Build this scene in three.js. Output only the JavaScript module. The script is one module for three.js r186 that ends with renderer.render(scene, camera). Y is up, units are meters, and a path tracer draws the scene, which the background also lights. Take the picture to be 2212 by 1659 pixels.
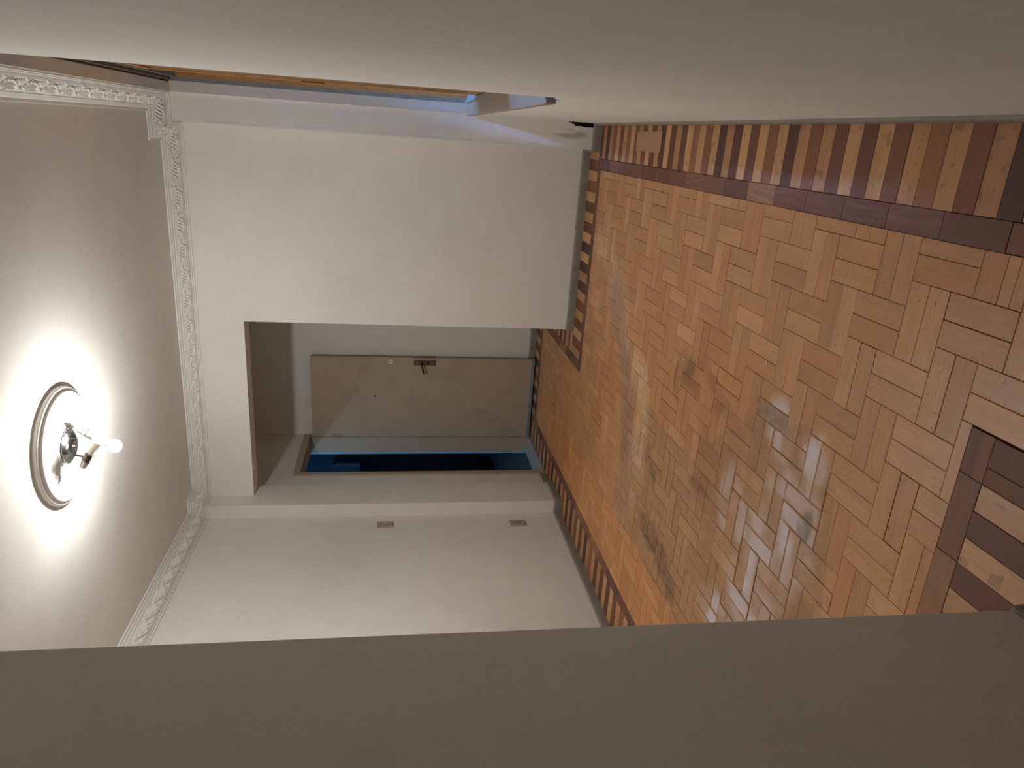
import * as THREE from 'three';
import { mergeGeometries } from 'three/addons/utils/BufferGeometryUtils.js';
import { RoundedBoxGeometry } from 'three/addons/geometries/RoundedBoxGeometry.js';

// ---------------------------------------------------------------- camera, sky, exposure
const scene = new THREE.Scene();
const renderer = new THREE.WebGLRenderer({ antialias: true });
renderer.toneMapping = THREE.LinearToneMapping;
renderer.toneMappingExposure = 1.0;
renderer.shadowMap.enabled = true;
scene.background = new THREE.Color().setRGB(40, 96, 220);          // blue sky, seen from the window only high above the light well

const camera = new THREE.PerspectiveCamera(2 * Math.atan(829.5 / 1539.5) * 180 / Math.PI, 2212 / 1659, 0.02, 60);
{ // a phone held on its side against the right wall: the long side of the frame runs down the room
  const upright = new THREE.Matrix4().makeRotationY(0.3394)
    .multiply(new THREE.Matrix4().makeRotationX(-0.1687)).multiply(new THREE.Matrix4().makeRotationZ(0.0113));
  const side = new THREE.Vector3(), up = new THREE.Vector3(), back = new THREE.Vector3();
  upright.extractBasis(side, up, back);
  const m = new THREE.Matrix4().makeBasis(up.clone().negate(), side, back);
  camera.quaternion.setFromRotationMatrix(m);
  camera.position.set(-0.113, 1.35, 5.0543);
}

const ROOM_LAMP = 3.58, HALL_LAMP = 1.3;                                // candela
const ROOM_LAMP_COLOR = new THREE.Color().setRGB(1.0, 1.02, 0.99);
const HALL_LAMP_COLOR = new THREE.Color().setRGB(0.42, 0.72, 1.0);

// ---------------------------------------------------------------- helpers
let seed = 20240611;
const rnd = () => { seed = (seed * 1664525 + 1013904223) >>> 0; return seed / 4294967296; };
const rr = (a, b) => a + (b - a) * rnd();
const NT = new Float32Array(65536); for (let i = 0; i < 65536; i++) NT[i] = rnd();
function noise(x, y) {
  const xi = Math.floor(x), yi = Math.floor(y); let fx = x - xi, fy = y - yi;
  fx = fx * fx * (3 - 2 * fx); fy = fy * fy * (3 - 2 * fy);
  const a = xi & 255, b = (xi + 1) & 255, c = (yi & 255) << 8, d = ((yi + 1) & 255) << 8;
  const p = NT[a + c], q = NT[b + c], r = NT[a + d], s = NT[b + d];
  return p + (q - p) * fx + (r - p + (p - q - r + s) * fx) * fy;
}
const fbm = (x, y) => 0.55 * noise(x, y) + 0.28 * noise(x * 2.1 + 7, y * 2.1 + 3) + 0.17 * noise(x * 4.3 + 1, y * 4.3 + 9);
const clamp = (v, a = 0, b = 1) => Math.min(b, Math.max(a, v));
const smooth = (a, b, v) => { const t = clamp((v - a) / (b - a)); return t * t * (3 - 2 * t); };
const taken = {};
function numbered(n) { const k = taken[n] = (taken[n] ?? -1) + 1; return k ? n + '_' + String(k).padStart(3, '0') : n; }
function shade(o) { o.traverse((c) => { if (c.isMesh) { c.castShadow = true; c.receiveShadow = true; } }); return o; }
function mesh(name, geo, mat, parent) {
  const m = new THREE.Mesh(Array.isArray(geo) ? merge(geo) : geo, mat);
  m.name = parent === scene ? numbered(name) : name; m.castShadow = m.receiveShadow = true; parent.add(m); return m;
}
function merge(list) {
  return mergeGeometries(list.map((g) => { const n = g.index ? g.toNonIndexed() : g.clone(); for (const k of Object.keys(n.attributes)) if (!['position', 'normal', 'uv'].includes(k)) n.deleteAttribute(k); return n; }));
}
function thing(name, label, category, pos = [0, 0, 0], group) {
  const o = new THREE.Group(); o.name = numbered(name); o.position.set(...pos); scene.add(o);
  o.userData = { label, category }; if (group) o.userData.group = group; return o;
}
function struct(name, geo, mat, label) {
  const o = geo ? mesh(name, geo, mat, scene) : (() => { const g = new THREE.Group(); g.name = numbered(name); scene.add(g); return g; })();
  o.userData.kind = 'structure'; if (label) o.userData.label = label; return o;
}
// an axis-aligned block given by its limits, uv in metres
function block(x0, x1, y0, y1, z0, z1) {
  const g = new THREE.BoxGeometry(x1 - x0, y1 - y0, z1 - z0); g.translate((x0 + x1) / 2, (y0 + y1) / 2, (z0 + z1) / 2);
  return metricUV(g);
}
function metricUV(g) {
  const p = g.attributes.position, n = g.attributes.normal, uv = new Float32Array(p.count * 2);
  for (let i = 0; i < p.count; i++) {
    const ax = Math.abs(n.getX(i)), ay = Math.abs(n.getY(i)), az = Math.abs(n.getZ(i));
    const [u, v] = ax > ay && ax > az ? [p.getZ(i), p.getY(i)] : ay > az ? [p.getX(i), p.getZ(i)] : [p.getX(i), p.getY(i)];
    uv[2 * i] = u; uv[2 * i + 1] = v;
  }
  g.setAttribute('uv', new THREE.BufferAttribute(uv, 2)); return g;
}
// turn each triangle to the side its normals point to
function faceNormals(g) {
  const p = g.attributes.position.array, n = g.attributes.normal.array, a = new THREE.Vector3(), b = new THREE.Vector3(), c = new THREE.Vector3();
  for (let i = 0; i < p.length; i += 9) {
    a.fromArray(p, i); b.fromArray(p, i + 3).sub(a); c.fromArray(p, i + 6).sub(a); b.cross(c);
    if (b.x * n[i] + b.y * n[i + 1] + b.z * n[i + 2] < 0) for (let k = 0; k < 3; k++) { const t = p[i + 3 + k]; p[i + 3 + k] = p[i + 6 + k]; p[i + 6 + k] = t; const m = n[i + 3 + k]; n[i + 3 + k] = n[i + 6 + k]; n[i + 6 + k] = m; }
  }
  return g;
}
const round = (w, h, d, r, s = 2) => new RoundedBoxGeometry(w, h, d, s, r);
function tube(points, r, seg = 24, rad = 8) {
  return new THREE.TubeGeometry(new THREE.CatmullRomCurve3(points.map((p) => new THREE.Vector3(...p))), seg, r, rad, false);
}
// a turned body whose axis runs from a towards b; profile of [radius, distance along]
function turned(profile, a, dir, seg = 24) {
  const g = new THREE.LatheGeometry(profile.map(([r, y]) => new THREE.Vector2(r, y)), seg);
  g.applyQuaternion(new THREE.Quaternion().setFromUnitVectors(new THREE.Vector3(0, 1, 0), dir));
  g.translate(a.x, a.y, a.z); return g;
}
function dataTexture(w, h, fn, { srgb = false, repeat = null } = {}) {
  const d = new Uint8Array(w * h * 4);
  for (let j = 0, k = 0; j < h; j++) for (let i = 0; i < w; i++, k += 4) {
    const c = fn(i / w, j / h);
    if (typeof c === 'number') d[k] = d[k + 1] = d[k + 2] = clamp(c) * 255; else { d[k] = clamp(c[0]) * 255; d[k + 1] = clamp(c[1]) * 255; d[k + 2] = clamp(c[2]) * 255; }
    d[k + 3] = 255;
  }
  return finish(new THREE.DataTexture(d, w, h), srgb, repeat);
}
function finish(t, srgb, repeat) {
  t.magFilter = THREE.LinearFilter; t.minFilter = THREE.LinearMipmapLinearFilter; t.generateMipmaps = true;
  if (srgb) t.colorSpace = THREE.SRGBColorSpace;
  t.wrapS = t.wrapT = repeat ? THREE.RepeatWrapping : THREE.ClampToEdgeWrapping; if (repeat) t.repeat.set(repeat, repeat);
  t.needsUpdate = true; return t;
}
// noise that tiles over n cells
const tileNoise = (u, v, n, o) => { const x = u * n, y = v * n, w = (a) => ((a % n) + n) % n; const xi = Math.floor(x), yi = Math.floor(y); let fx = x - xi, fy = y - yi; fx = fx * fx * (3 - 2 * fx); fy = fy * fy * (3 - 2 * fy); const at = (a, b) => NT[((w(a) + o) & 255) + (((w(b) + o * 3) & 255) << 8)]; const p = at(xi, yi), q = at(xi + 1, yi), r = at(xi, yi + 1), s = at(xi + 1, yi + 1); return p + (q - p) * fx + (r - p) * fy + (p - q - r + s) * fx * fy; };

// ---------------------------------------------------------------- materials
const plasterBump = dataTexture(512, 512, (u, v) => 0.45 * tileNoise(u, v, 6, 3) + 0.3 * tileNoise(u, v, 40, 11) + 0.25 * tileNoise(u, v, 160, 23), { repeat: 0.6 });
const plasterTone = dataTexture(512, 512, (u, v) => {
  const n = 0.6 * tileNoise(u, v, 5, 31) + 0.4 * tileNoise(u, v, 17, 47), f = tileNoise(u, v, 200, 5);
  const k = 0.965 + 0.05 * n + 0.02 * f; return [k * 0.99, k * 0.985, k * 0.97];
}, { srgb: true, repeat: 0.5 });
const M = {};
M.wall = new THREE.MeshStandardMaterial({ color: 0xe5e2de, map: plasterTone, roughness: 0.82, bumpMap: plasterBump, bumpScale: 0.0007 });
M.ceiling = new THREE.MeshStandardMaterial({ color: 0xe4e0dc, map: plasterTone, roughness: 0.9, bumpMap: plasterBump, bumpScale: 0.0006 });
M.plaster = new THREE.MeshStandardMaterial({ color: 0xe6e3de, roughness: 0.7 });
const streak = dataTexture(256, 256, (u, v) => { const k = 0.86 + 0.2 * tileNoise(u, v, 12, 71) * tileNoise(u, v, 60, 9) + 0.1 * tileNoise(u, v, 120, 13); return [k, k, k]; }, { srgb: true, repeat: 3 });
M.baseboard = new THREE.MeshStandardMaterial({ color: 0x91887d, map: streak, roughness: 0.62 });
M.substrate = new THREE.MeshStandardMaterial({ color: 0x2a1a10, roughness: 0.95 });
M.frame = new THREE.MeshStandardMaterial({ color: 0xb0a08c, roughness: 0.55 });
const doorTone = dataTexture(512, 1024, (u, v) => {
  const n = fbm(u * 7 + 3, v * 16 + 1), s = smooth(0.58, 0.72, fbm(u * 4 + 40, v * 9 + 17)), f = noise(u * 220, v * 440);
  const k = 0.95 + 0.05 * n + 0.02 * f - 0.03 * s; return [k * 0.99, k * 0.985, k * 0.975];
}, { srgb: true });
M.door = new THREE.MeshStandardMaterial({ color: 0xb9a48c, map: doorTone, roughness: 0.6 });
M.brass = new THREE.MeshStandardMaterial({ color: 0x6f5c48, roughness: 0.45, metalness: 0.75 });
M.darkBrass = new THREE.MeshStandardMaterial({ color: 0x3c2c1e, roughness: 0.4, metalness: 0.7 });
M.black = new THREE.MeshStandardMaterial({ color: 0x14110f, roughness: 0.8 });
M.kick = new THREE.MeshStandardMaterial({ color: 0x8e969b, roughness: 0.5, metalness: 0.35 });
M.whitePlastic = new THREE.MeshStandardMaterial({ color: 0xe4ddcf, roughness: 0.45 });
M.plate = new THREE.MeshStandardMaterial({ color: 0xa5998a, roughness: 0.4 });
M.plateDark = new THREE.MeshStandardMaterial({ color: 0x5c5147, roughness: 0.5 });
M.plateLight = new THREE.MeshStandardMaterial({ color: 0xc9bfae, roughness: 0.4 });
M.chrome = new THREE.MeshStandardMaterial({ color: 0xb9c0c4, roughness: 0.18, metalness: 1 });
M.aluminium = new THREE.MeshStandardMaterial({ color: 0xb4aea6, roughness: 0.35, metalness: 0.85 });
M.thread = new THREE.MeshStandardMaterial({ color: 0x565049, roughness: 0.4, metalness: 0.7 });
M.bulb = new THREE.MeshStandardMaterial({ color: 0xffffff, roughness: 0.4, emissive: new THREE.Color().setRGB(1, 0.97, 0.9), emissiveIntensity: 6 });
M.hallBulb = new THREE.MeshStandardMaterial({ color: 0xffffff, roughness: 0.4, emissive: new THREE.Color().setRGB(0.6, 0.85, 1), emissiveIntensity: 3 });
M.wire = new THREE.MeshStandardMaterial({ color: 0x8a7a55, roughness: 0.5 });
const grainTone = dataTexture(256, 512, (u, v) => { const g = noise(u * 60 + 2 * noise(u * 4, v * 6), v * 5), f = noise(u * 190, v * 14); const k = 0.8 + 0.16 * g + 0.08 * f; return [k, k * 0.98, k * 0.95]; }, { srgb: true, repeat: 2 });
M.windowWood = new THREE.MeshStandardMaterial({ color: 0xb9884f, map: grainTone, roughness: 0.45 });
M.shutterWood = new THREE.MeshStandardMaterial({ color: 0x8d7051, map: grainTone, roughness: 0.6 });
M.greyFrame = new THREE.MeshStandardMaterial({ color: 0x83827e, map: streak, roughness: 0.5 });
M.jambPaint = new THREE.MeshStandardMaterial({ color: 0xcbc4ba, roughness: 0.5 });
M.sill = new THREE.MeshStandardMaterial({ color: 0x97836f, map: streak, roughness: 0.35 });
M.glass = new THREE.MeshPhysicalMaterial({ color: 0xffffff, transmission: 1, thickness: 0, roughness: 0.03, ior: 1.45 });
M.shutterSlat = new THREE.MeshStandardMaterial({ color: 0x6b5b4c, roughness: 0.7 });
M.lightWell = new THREE.MeshStandardMaterial({ color: 0x4c4a48, roughness: 0.9 });
M.shutterBox = new THREE.MeshStandardMaterial({ color: 0x5a4a3c, roughness: 0.6 });
M.threshold = new THREE.MeshStandardMaterial({ color: 0xa9a7a1, map: streak, roughness: 0.5 });
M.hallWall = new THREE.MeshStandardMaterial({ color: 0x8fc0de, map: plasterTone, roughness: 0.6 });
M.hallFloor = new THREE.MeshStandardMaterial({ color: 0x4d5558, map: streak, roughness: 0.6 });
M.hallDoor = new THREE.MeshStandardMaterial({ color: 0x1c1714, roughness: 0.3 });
M.hallTrim = new THREE.MeshStandardMaterial({ color: 0x78868f, roughness: 0.35 });
M.cardboard = new THREE.MeshStandardMaterial({ color: 0xad8769, roughness: 0.85 });
M.chip = new THREE.MeshStandardMaterial({ color: 0xe6e2da, roughness: 0.8 });

// ---------------------------------------------------------------- room shell
const H = 2.77, PX = -0.963, PZ = 3.98;                                // ceiling, end of the partition
const WZ0 = 0.25, WZ1 = 2.86, SILL = 0.893, HEAD = 2.655;              // window opening in the right wall
struct('ceiling', block(-4.6, 0.3, H, H + 0.15, -5.2, 7.2), M.ceiling, 'off-white plaster ceiling');
struct('wall_right', [
  block(0, 0.24, -0.1, SILL - 0.03, WZ0, WZ1), block(0, 0.053, HEAD, H, WZ0, WZ1), block(0.053, 0.065, HEAD + 0.05, H, WZ0, WZ1), block(0.065, 0.24, HEAD, H, WZ0, WZ1),
  block(0, 0.24, -0.1, H, -0.3, WZ0), block(0, 0.24, -0.1, H, WZ1, 7.2)], M.wall, 'off-white plaster wall with the window');
{ // the back wall with its lintel over the recess, and a pilaster at each end; the right one is broken open at its foot
  const w = struct('wall_back', null, null, 'off-white plaster wall with lintel over the door recess');
  mesh('wall_face', [block(-1.457, 0, -0.1, H, -0.165, 0)], M.wall, w);
  mesh('lintel', [block(-2.824, -1.457, 2.364, H, -0.165, 0)], M.wall, w);
  const s = new THREE.Shape([[-0.165, -0.1], [-0.03, -0.1], [-0.03, 0.05], [-0.026, 0.052], [-0.03, 0.062], [-0.027, 0.066], [-0.029, 0.11], [-0.024, 0.15], [-0.026, 0.185], [-0.013, 0.19], [-0.014, 0.202], [-0.004, 0.206], [-0.006, 0.225], [0, 0.228], [0, H], [-0.165, H]].map((p) => new THREE.Vector2(...p)));
  const g = new THREE.ExtrudeGeometry(s, { depth: 0.231, bevelEnabled: false }), p = g.attributes.position, uv = [];
  for (let i = 0; i < p.count; i++) uv.push((p.getX(i) + 0.165) / 0.165, p.getY(i) / H);
  g.setAttribute('uv', new THREE.Float32BufferAttribute(uv, 2));
  const tone = dataTexture(128, 2048, (u, v) => {
    const x = u * 0.165 - 0.165, y = v * H, k = 0.97 + 0.03 * fbm(x * 30, y * 30);
    const rub = (1 - smooth(0.3, 1, Math.hypot((x + 0.075) / 0.045, (y - 0.2) / 0.16))) * smooth(0.35, 0.75, noise(x * 60, y * 14)) * 0.2 + (x < -0.145 ? 0.05 * smooth(0.5, 0.7, noise(x * 200, y * 9)) : 0);
    return [k * 0.99 * (1 - rub), k * 0.985 * (1 - rub), k * 0.97 * (1 - rub)];
  }, { srgb: true });
  mesh('pilaster', g, new THREE.MeshStandardMaterial({ color: 0xe5e2de, map: tone, roughness: 0.82 }), w);
  mesh('cavity_shade_block', [block(-0.0295, -0.0005, 0.045, 0.227, 0.02, 0.205)], M.black, w);  // black block stands in for the shade inside the hole
  mesh('pilaster', [block(-3.1, -2.824, -0.1, H, -0.165, 0.15)], M.wall, w);
}
struct('wall_left', [block(-3.1, -2.929, -0.1, H, 0.15, 4.14)], M.wall, 'off-white plaster wall with switch and socket');
struct('wall_recess_left', [
  block(-3.05, -2.885, -0.1, H, -0.47, -0.165), block(-3.05, -2.885, 2.1, H, -1.285, -0.47), block(-3.05, -2.885, -0.1, H, -1.5, -1.285)], M.wall, 'recess wall holding the doorway');
struct('wall_recess_back', [block(-2.885, -1.3, -0.1, H, -1.5, -1.315)], M.wall, 'recess wall behind the open door');
struct('wall_recess_right', [block(-1.457, -1.3, -0.1, H, -1.315, -0.165)], M.wall);
struct('wall_front', [block(-2.929, -1.12, -0.1, H, PZ, PZ + 0.15)], M.wall);
{ // the passage wall by the camera leans a little and its arris is worn round
  const g = new RoundedBoxGeometry(0.16, H + 0.1, 3.2, 3, 0.006); g.translate(PX - 0.08, (H - 0.1) / 2, PZ + 1.6);
  const p = g.attributes.position;
  for (let i = 0; i < p.count; i++) p.setX(i, p.getX(i) - 0.021 + 0.0112 * clamp(p.getY(i), 0, 2.2));
  g.computeVertexNormals();
  struct('wall_passage_left', metricUV(g), M.wall, 'shaded plaster wall of the passage, next to the camera');
}
// unseen light well, shaped to narrow the sky light: upper storeys, wall opposite, sides
struct('wall_unseen_light_well', [block(0.02, 0.24, H + 0.15, 6.6, -0.3, 3.2), block(1.15, 1.35, -3, 6.6, -0.3, 3.2), block(0.24, 1.15, -3, 6.6, -0.5, -0.3), block(0.24, 1.15, -3, 6.6, 3.2, 3.4), block(0.24, 1.15, -3.2, -3, -0.3, 3.2), block(0.02, 0.24, -3, -0.1, -0.3, 3.2)], M.lightWell, 'unseen grey walls of the light well, sized to narrow the sky light');
struct('wall_passage_end', [block(-1.1, 0.24, -0.1, H, 7.1, 7.25)], M.wall);

// ---------------------------------------------------------------- parquet floor
const W = 0.07, L = 0.21, OX = -0.4014, OZ = 3.382;
const floor = struct('floor', null, null, 'worn hardwood parquet floor with a striped border');
mesh('subfloor', [block(-2.95, 0.02, -0.12, -0.009, -1.33, 7.1)], M.substrate, floor);
const field = [[-2.62, -0.288, 0.305, 3.697], [-2.62, -1.70, -1.03, 0.305], [-0.685, -0.288, 3.697, 6.9]];
const strips = [];                                                     // {r: [x0,x1,z0,z1] as laid, full: [..] as cut from the plank, along: 'x'|'z', kind}
const cut = (a, b) => [Math.max(a[0], b[0]), Math.min(a[1], b[1]), Math.max(a[2], b[2]), Math.min(a[3], b[3])];
const area = (r) => r[1] > r[0] && r[3] > r[2] ? (r[1] - r[0]) * (r[3] - r[2]) : 0;
for (let m = -60; m < 60; m++) for (let n = -60; n < 60; n++) {
  const i0 = -m + 2 * n, k0 = 5 * m + 2 * n;
  const x1 = OX - i0 * W, z0 = OZ + k0 * W;
  if (x1 < -3.2 || x1 > 0.5 || z0 < -1.8 || z0 > 7.2) continue;
  for (let s = 0; s < 2; s++) {
    const full = [[x1 - L, x1, z0 + s * W, z0 + (s + 1) * W], [x1 - (s + 1) * W, x1 - s * W, z0 + 2 * W, z0 + 2 * W + L]];
    full.forEach((f, q) => {
      const bits = field.map((r) => cut(f, r)).filter((r) => area(r) > 0), sum = bits.reduce((a, r) => a + area(r), 0);
      if (sum > 0.999 * area(f)) strips.push({ r: f, full: f, along: q ? 'z' : 'x', kind: 'field' });
      else for (const b of bits) if (Math.min(b[1] - b[0], b[3] - b[2]) > 0.006) strips.push({ r: b, full: f, along: q ? 'z' : 'x', kind: 'field' });
    });
  }
}
// the border: stripes across it, alternately light and dark, and a dark band of planks inside
function stripes(x0, x1, z0, z1, across, phase = 0) {
  const [a, b] = across === 'x' ? [z0, z1] : [x0, x1]; let k = phase;
  for (let t = a; t < b - 0.004; t += W, k++) {
    const e = Math.min(b, t + W);
    const r = across === 'x' ? [x0, x1, t, e] : [t, e, z0, z1];
    strips.push({ r, full: r, along: across, kind: k % 2 ? 'dark_stripe' : 'light_stripe' });
  }
}
function band(x0, x1, z0, z1, along, phase = 0) {
  const [a, b] = along === 'x' ? [x0, x1] : [z0, z1];
  for (let t = a - phase; t < b - 0.004; t += L) {
    const s = Math.max(a, t), e = Math.min(b, t + L); if (e - s < 0.004) continue;
    const r = along === 'x' ? [s, e, z0, z1] : [x0, x1, s, e];
    strips.push({ r, full: r, along, kind: 'band' });
  }
}
stripes(-0.218, -0.004, 0.305, 6.9, 'x', 0); band(-0.288, -0.218, 0.305, 6.9, 'z', 0.02);
stripes(-1.63, -0.165, 0.006, 0.235, 'z', 0); band(-1.70, -0.004, 0.235, 0.305, 'x', 0.05);
stripes(-1.63, -1.459, -1.1, 0.006, 'x', 1); band(-1.70, -1.63, -1.1, 0.235, 'z', 0.1);
stripes(-2.62, -1.459, -1.31, -1.1, 'z', 0); band(-2.62, -1.70, -1.1, -1.03, 'x');
stripes(-2.884, -2.69, -1.31, 0.15, 'x', 0); stripes(-2.925, -2.69, 0.15, 3.70, 'x', 1); band(-2.69, -2.62, -1.31, 3.767, 'z', 0.03);
stripes(-2.69, -0.757, 3.767, 3.978, 'z', 0); band(-2.62, -0.685, 3.697, 3.767, 'x', 0.07);
stripes(-0.962, -0.757, 3.978, 6.9, 'x', 1); band(-0.757, -0.685, 3.767, 6.9, 'z');

// stains, worn varnish, old water marks and milky patches, where the photograph shows them (metres on the floor)
const seg = (x, z, [ax, az], [bx, bz]) => { const dx = bx - ax, dz = bz - az, t = clamp(((x - ax) * dx + (z - az) * dz) / (dx * dx + dz * dz)); return Math.hypot(x - ax - t * dx, z - az - t * dz); };
const line = (x, z, pts) => { let d = 9; for (let i = 1; i < pts.length; i++) d = Math.min(d, seg(x, z, pts[i - 1], pts[i])); return d; };
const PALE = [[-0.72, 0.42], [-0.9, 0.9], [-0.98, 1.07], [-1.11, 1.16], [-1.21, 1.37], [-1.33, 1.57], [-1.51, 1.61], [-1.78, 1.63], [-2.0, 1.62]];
const GREY = [[-1.0, 0.95], [-1.2, 1.15], [-1.42, 1.32], [-1.72, 1.44], [-2.06, 1.47]];
const WORN = [[-2.22, 1.55], [-2.235, 2.5], [-2.05, 2.95], [-1.75, 3.22], [-1.35, 3.36], [-1.05, 3.32], [-0.93, 3.1], [-1.02, 2.8], [-1.2, 2.52], [-1.45, 2.3], [-1.46, 1.95], [-1.4, 1.66], [-1.8, 1.56]];
const inside = (x, z, P) => { let c = false; for (let i = 0, j = P.length - 1; i < P.length; j = i++) if ((P[i][1] > z) !== (P[j][1] > z) && x < (P[j][0] - P[i][0]) * (z - P[i][1]) / (P[j][1] - P[i][1]) + P[i][0]) c = !c; return c; };
const BROWN = [[-1.0, 2.02], [-1.15, 1.98], [-1.5, 2.2], [-1.62, 2.45], [-1.55, 2.72], [-1.3, 2.76], [-1.1, 2.6], [-0.95, 2.3]];
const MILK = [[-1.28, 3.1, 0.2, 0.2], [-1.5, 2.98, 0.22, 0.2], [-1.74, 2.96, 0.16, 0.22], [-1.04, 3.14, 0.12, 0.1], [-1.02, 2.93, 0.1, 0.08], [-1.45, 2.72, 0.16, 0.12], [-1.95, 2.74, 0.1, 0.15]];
const DARK = [[-1.65, 1.81, 0.05, 0.05], [-2.04, 1.93, 0.09, 0.12], [-2.07, 2.11, 0.09, 0.1], [-2.14, 2.25, 0.08, 0.08], [-1.53, 2.38, 0.03, 0.12], [-1.07, 2.12, 0.06, 0.05], [-1.27, 3.19, 0.06, 0.05], [-1.72, 1.9, 0.05, 0.06]];
const blob = (x, z, list) => { let m = 0; for (const [a, b, c, d] of list) { const q = Math.hypot((x - a) / c, (z - b) / d); if (q < 1.3) m = Math.max(m, 1 - smooth(0.55, 1.25, q)); } return m; };
const TONE = {
  field: [[203, 150, 99], [196, 142, 92], [208, 158, 107], [196, 139, 88], [200, 146, 94], [205, 154, 103], [194, 142, 94]],
  light_stripe: [[200, 152, 101], [192, 143, 94], [205, 157, 107], [184, 134, 90]],
  dark_stripe: [[112, 70, 50], [98, 60, 44], [142, 93, 60], [84, 55, 45], [152, 103, 67], [128, 82, 54], [116, 73, 50]],
  band: [[122, 82, 63], [114, 75, 58], [132, 91, 68], [156, 112, 77], [108, 72, 58], [124, 82, 63], [118, 78, 60]],
};
const mix = (a, b, t) => a + (b - a) * t;
function woodAt(s, x, z, out) {                                        // out = [r, g, b, roughness] 0..255
  const al = s.along === 'x', u = (al ? x : z) + s.du, v = (al ? z : x) + s.dv;
  const wob = 0.02 * noise(u * 6, v * 9 + 5);
  const g = noise(u * 5 + s.du, (v + wob) * 150), f = noise(u * 26, v * 520), big = noise(u * 4 + 9, v * 22 + 2), pore = noise(u * 60, v * 900);
  let k = 0.9 + 0.06 * g + 0.04 * f + 0.06 * (big - 0.5) + 0.07 * (fbm(x * 24 + s.du, z * 24) - 0.5) - (pore > 0.8 ? 0.07 : 0);
  if (s.kind === 'band' && s.fig) k *= 0.88 + 0.26 * noise(u * 9 + 3 * noise(u * 5, v * 8), v * 140 + 9 * noise(u * 8, v * 6));
  let r = s.tone[0] * k, gg = s.tone[1] * k, b = s.tone[2] * k, ro = 92 + 26 * f + 14 * big;
  const n = fbm(x * 5 + 3, z * 5 + 8), fine = noise(x * 45, z * 45), scratch = noise(x * 160 + z * 40, z * 30 - x * 9);
  const jx = x + 0.1 * (n - 0.5), jz = z + 0.1 * (noise(x * 6 + 31, z * 6) - 0.5);
  if (s.kind === 'field') {
    if (inside(jx, jz, WORN)) {                                        // varnish gone, wood greyed and scratched
      const t = 0.3 + 0.5 * fine * s.take; r = mix(r, 152, t); gg = mix(gg, 114, t); b = mix(b, 82, t); ro += 34 + 20 * fine;
      if (scratch > 0.82) { r += 12; gg += 11; b += 10; }
    } else if (jx < -2.23) { r *= 1.05; gg *= 1.0; b *= 0.93; ro -= 6; }
    if (inside(jx, jz, BROWN)) { const t = 0.15 + 0.5 * smooth(0.35, 0.65, fbm(x * 9, z * 9)) * s.take; r = mix(r, 150, t); gg = mix(gg, 98, t); b = mix(b, 62, t); ro += 12; }
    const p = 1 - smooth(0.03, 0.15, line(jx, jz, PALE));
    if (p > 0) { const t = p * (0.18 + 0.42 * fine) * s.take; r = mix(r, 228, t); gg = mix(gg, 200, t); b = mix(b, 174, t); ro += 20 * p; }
    const q = 1 - smooth(0.05, 0.19, line(jx, jz, GREY));
    if (q > 0) { const t = q * (0.3 + 0.35 * fine); r = mix(r, 146, t); gg = mix(gg, 115, t); b = mix(b, 104, t); ro += 10 * q; }
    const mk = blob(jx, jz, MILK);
    if (mk > 0) {                                                      // milky grey-lilac tone that stops short of each board's edge
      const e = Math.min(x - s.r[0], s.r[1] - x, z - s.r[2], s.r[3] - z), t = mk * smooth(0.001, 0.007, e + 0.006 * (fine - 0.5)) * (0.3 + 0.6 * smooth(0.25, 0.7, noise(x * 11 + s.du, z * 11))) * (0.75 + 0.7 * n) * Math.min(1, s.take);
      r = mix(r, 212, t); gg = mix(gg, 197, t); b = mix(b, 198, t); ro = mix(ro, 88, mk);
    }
    const d = blob(jx, jz, DARK);
    if (d > 0) { const t = d * (0.22 + 0.4 * fine); r = mix(r, 96, t); gg = mix(gg, 72, t); b = mix(b, 54, t); ro += 20 * d; }
    if (Math.abs(x + 0.985) < 0.11 && s.r[0] < -0.967 && s.r[1] > -0.967 && s.r[2] < 2.85 && s.r[3] > 2.85) { const t = 0.3 + 0.4 * fine; r = mix(r, 118, t); gg = mix(gg, 98, t); b = mix(b, 72, t); }
  } else if (s.kind === 'band' || s.kind === 'dark_stripe') { ro += 45;
  } else if (s.kind === 'light_stripe' && fine > 0.86) { r *= 0.86; gg *= 0.84; b *= 0.82; }
  const sp = noise(x * 130 + 11, z * 130 + 5); if (sp > 0.965) { r *= 0.6; gg *= 0.55; b *= 0.5; }   // nail marks, knots
  out[0] = r; out[1] = gg; out[2] = b; out[3] = ro;
}
for (const s of strips) { const p = TONE[s.kind]; { const q = p[Math.floor(rnd() * p.length)], k = rr(0.96, 1.04); s.tone = [q[0] * k, q[1] * k * 0.975 * rr(0.99, 1.01), q[2] * k * 0.985 * rr(0.98, 1.02)]; }; s.du = rr(0, 40); s.dv = rr(0, 40); s.take = rr(0.35, 1.2); s.fig = rnd() < 0.45; }
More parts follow.
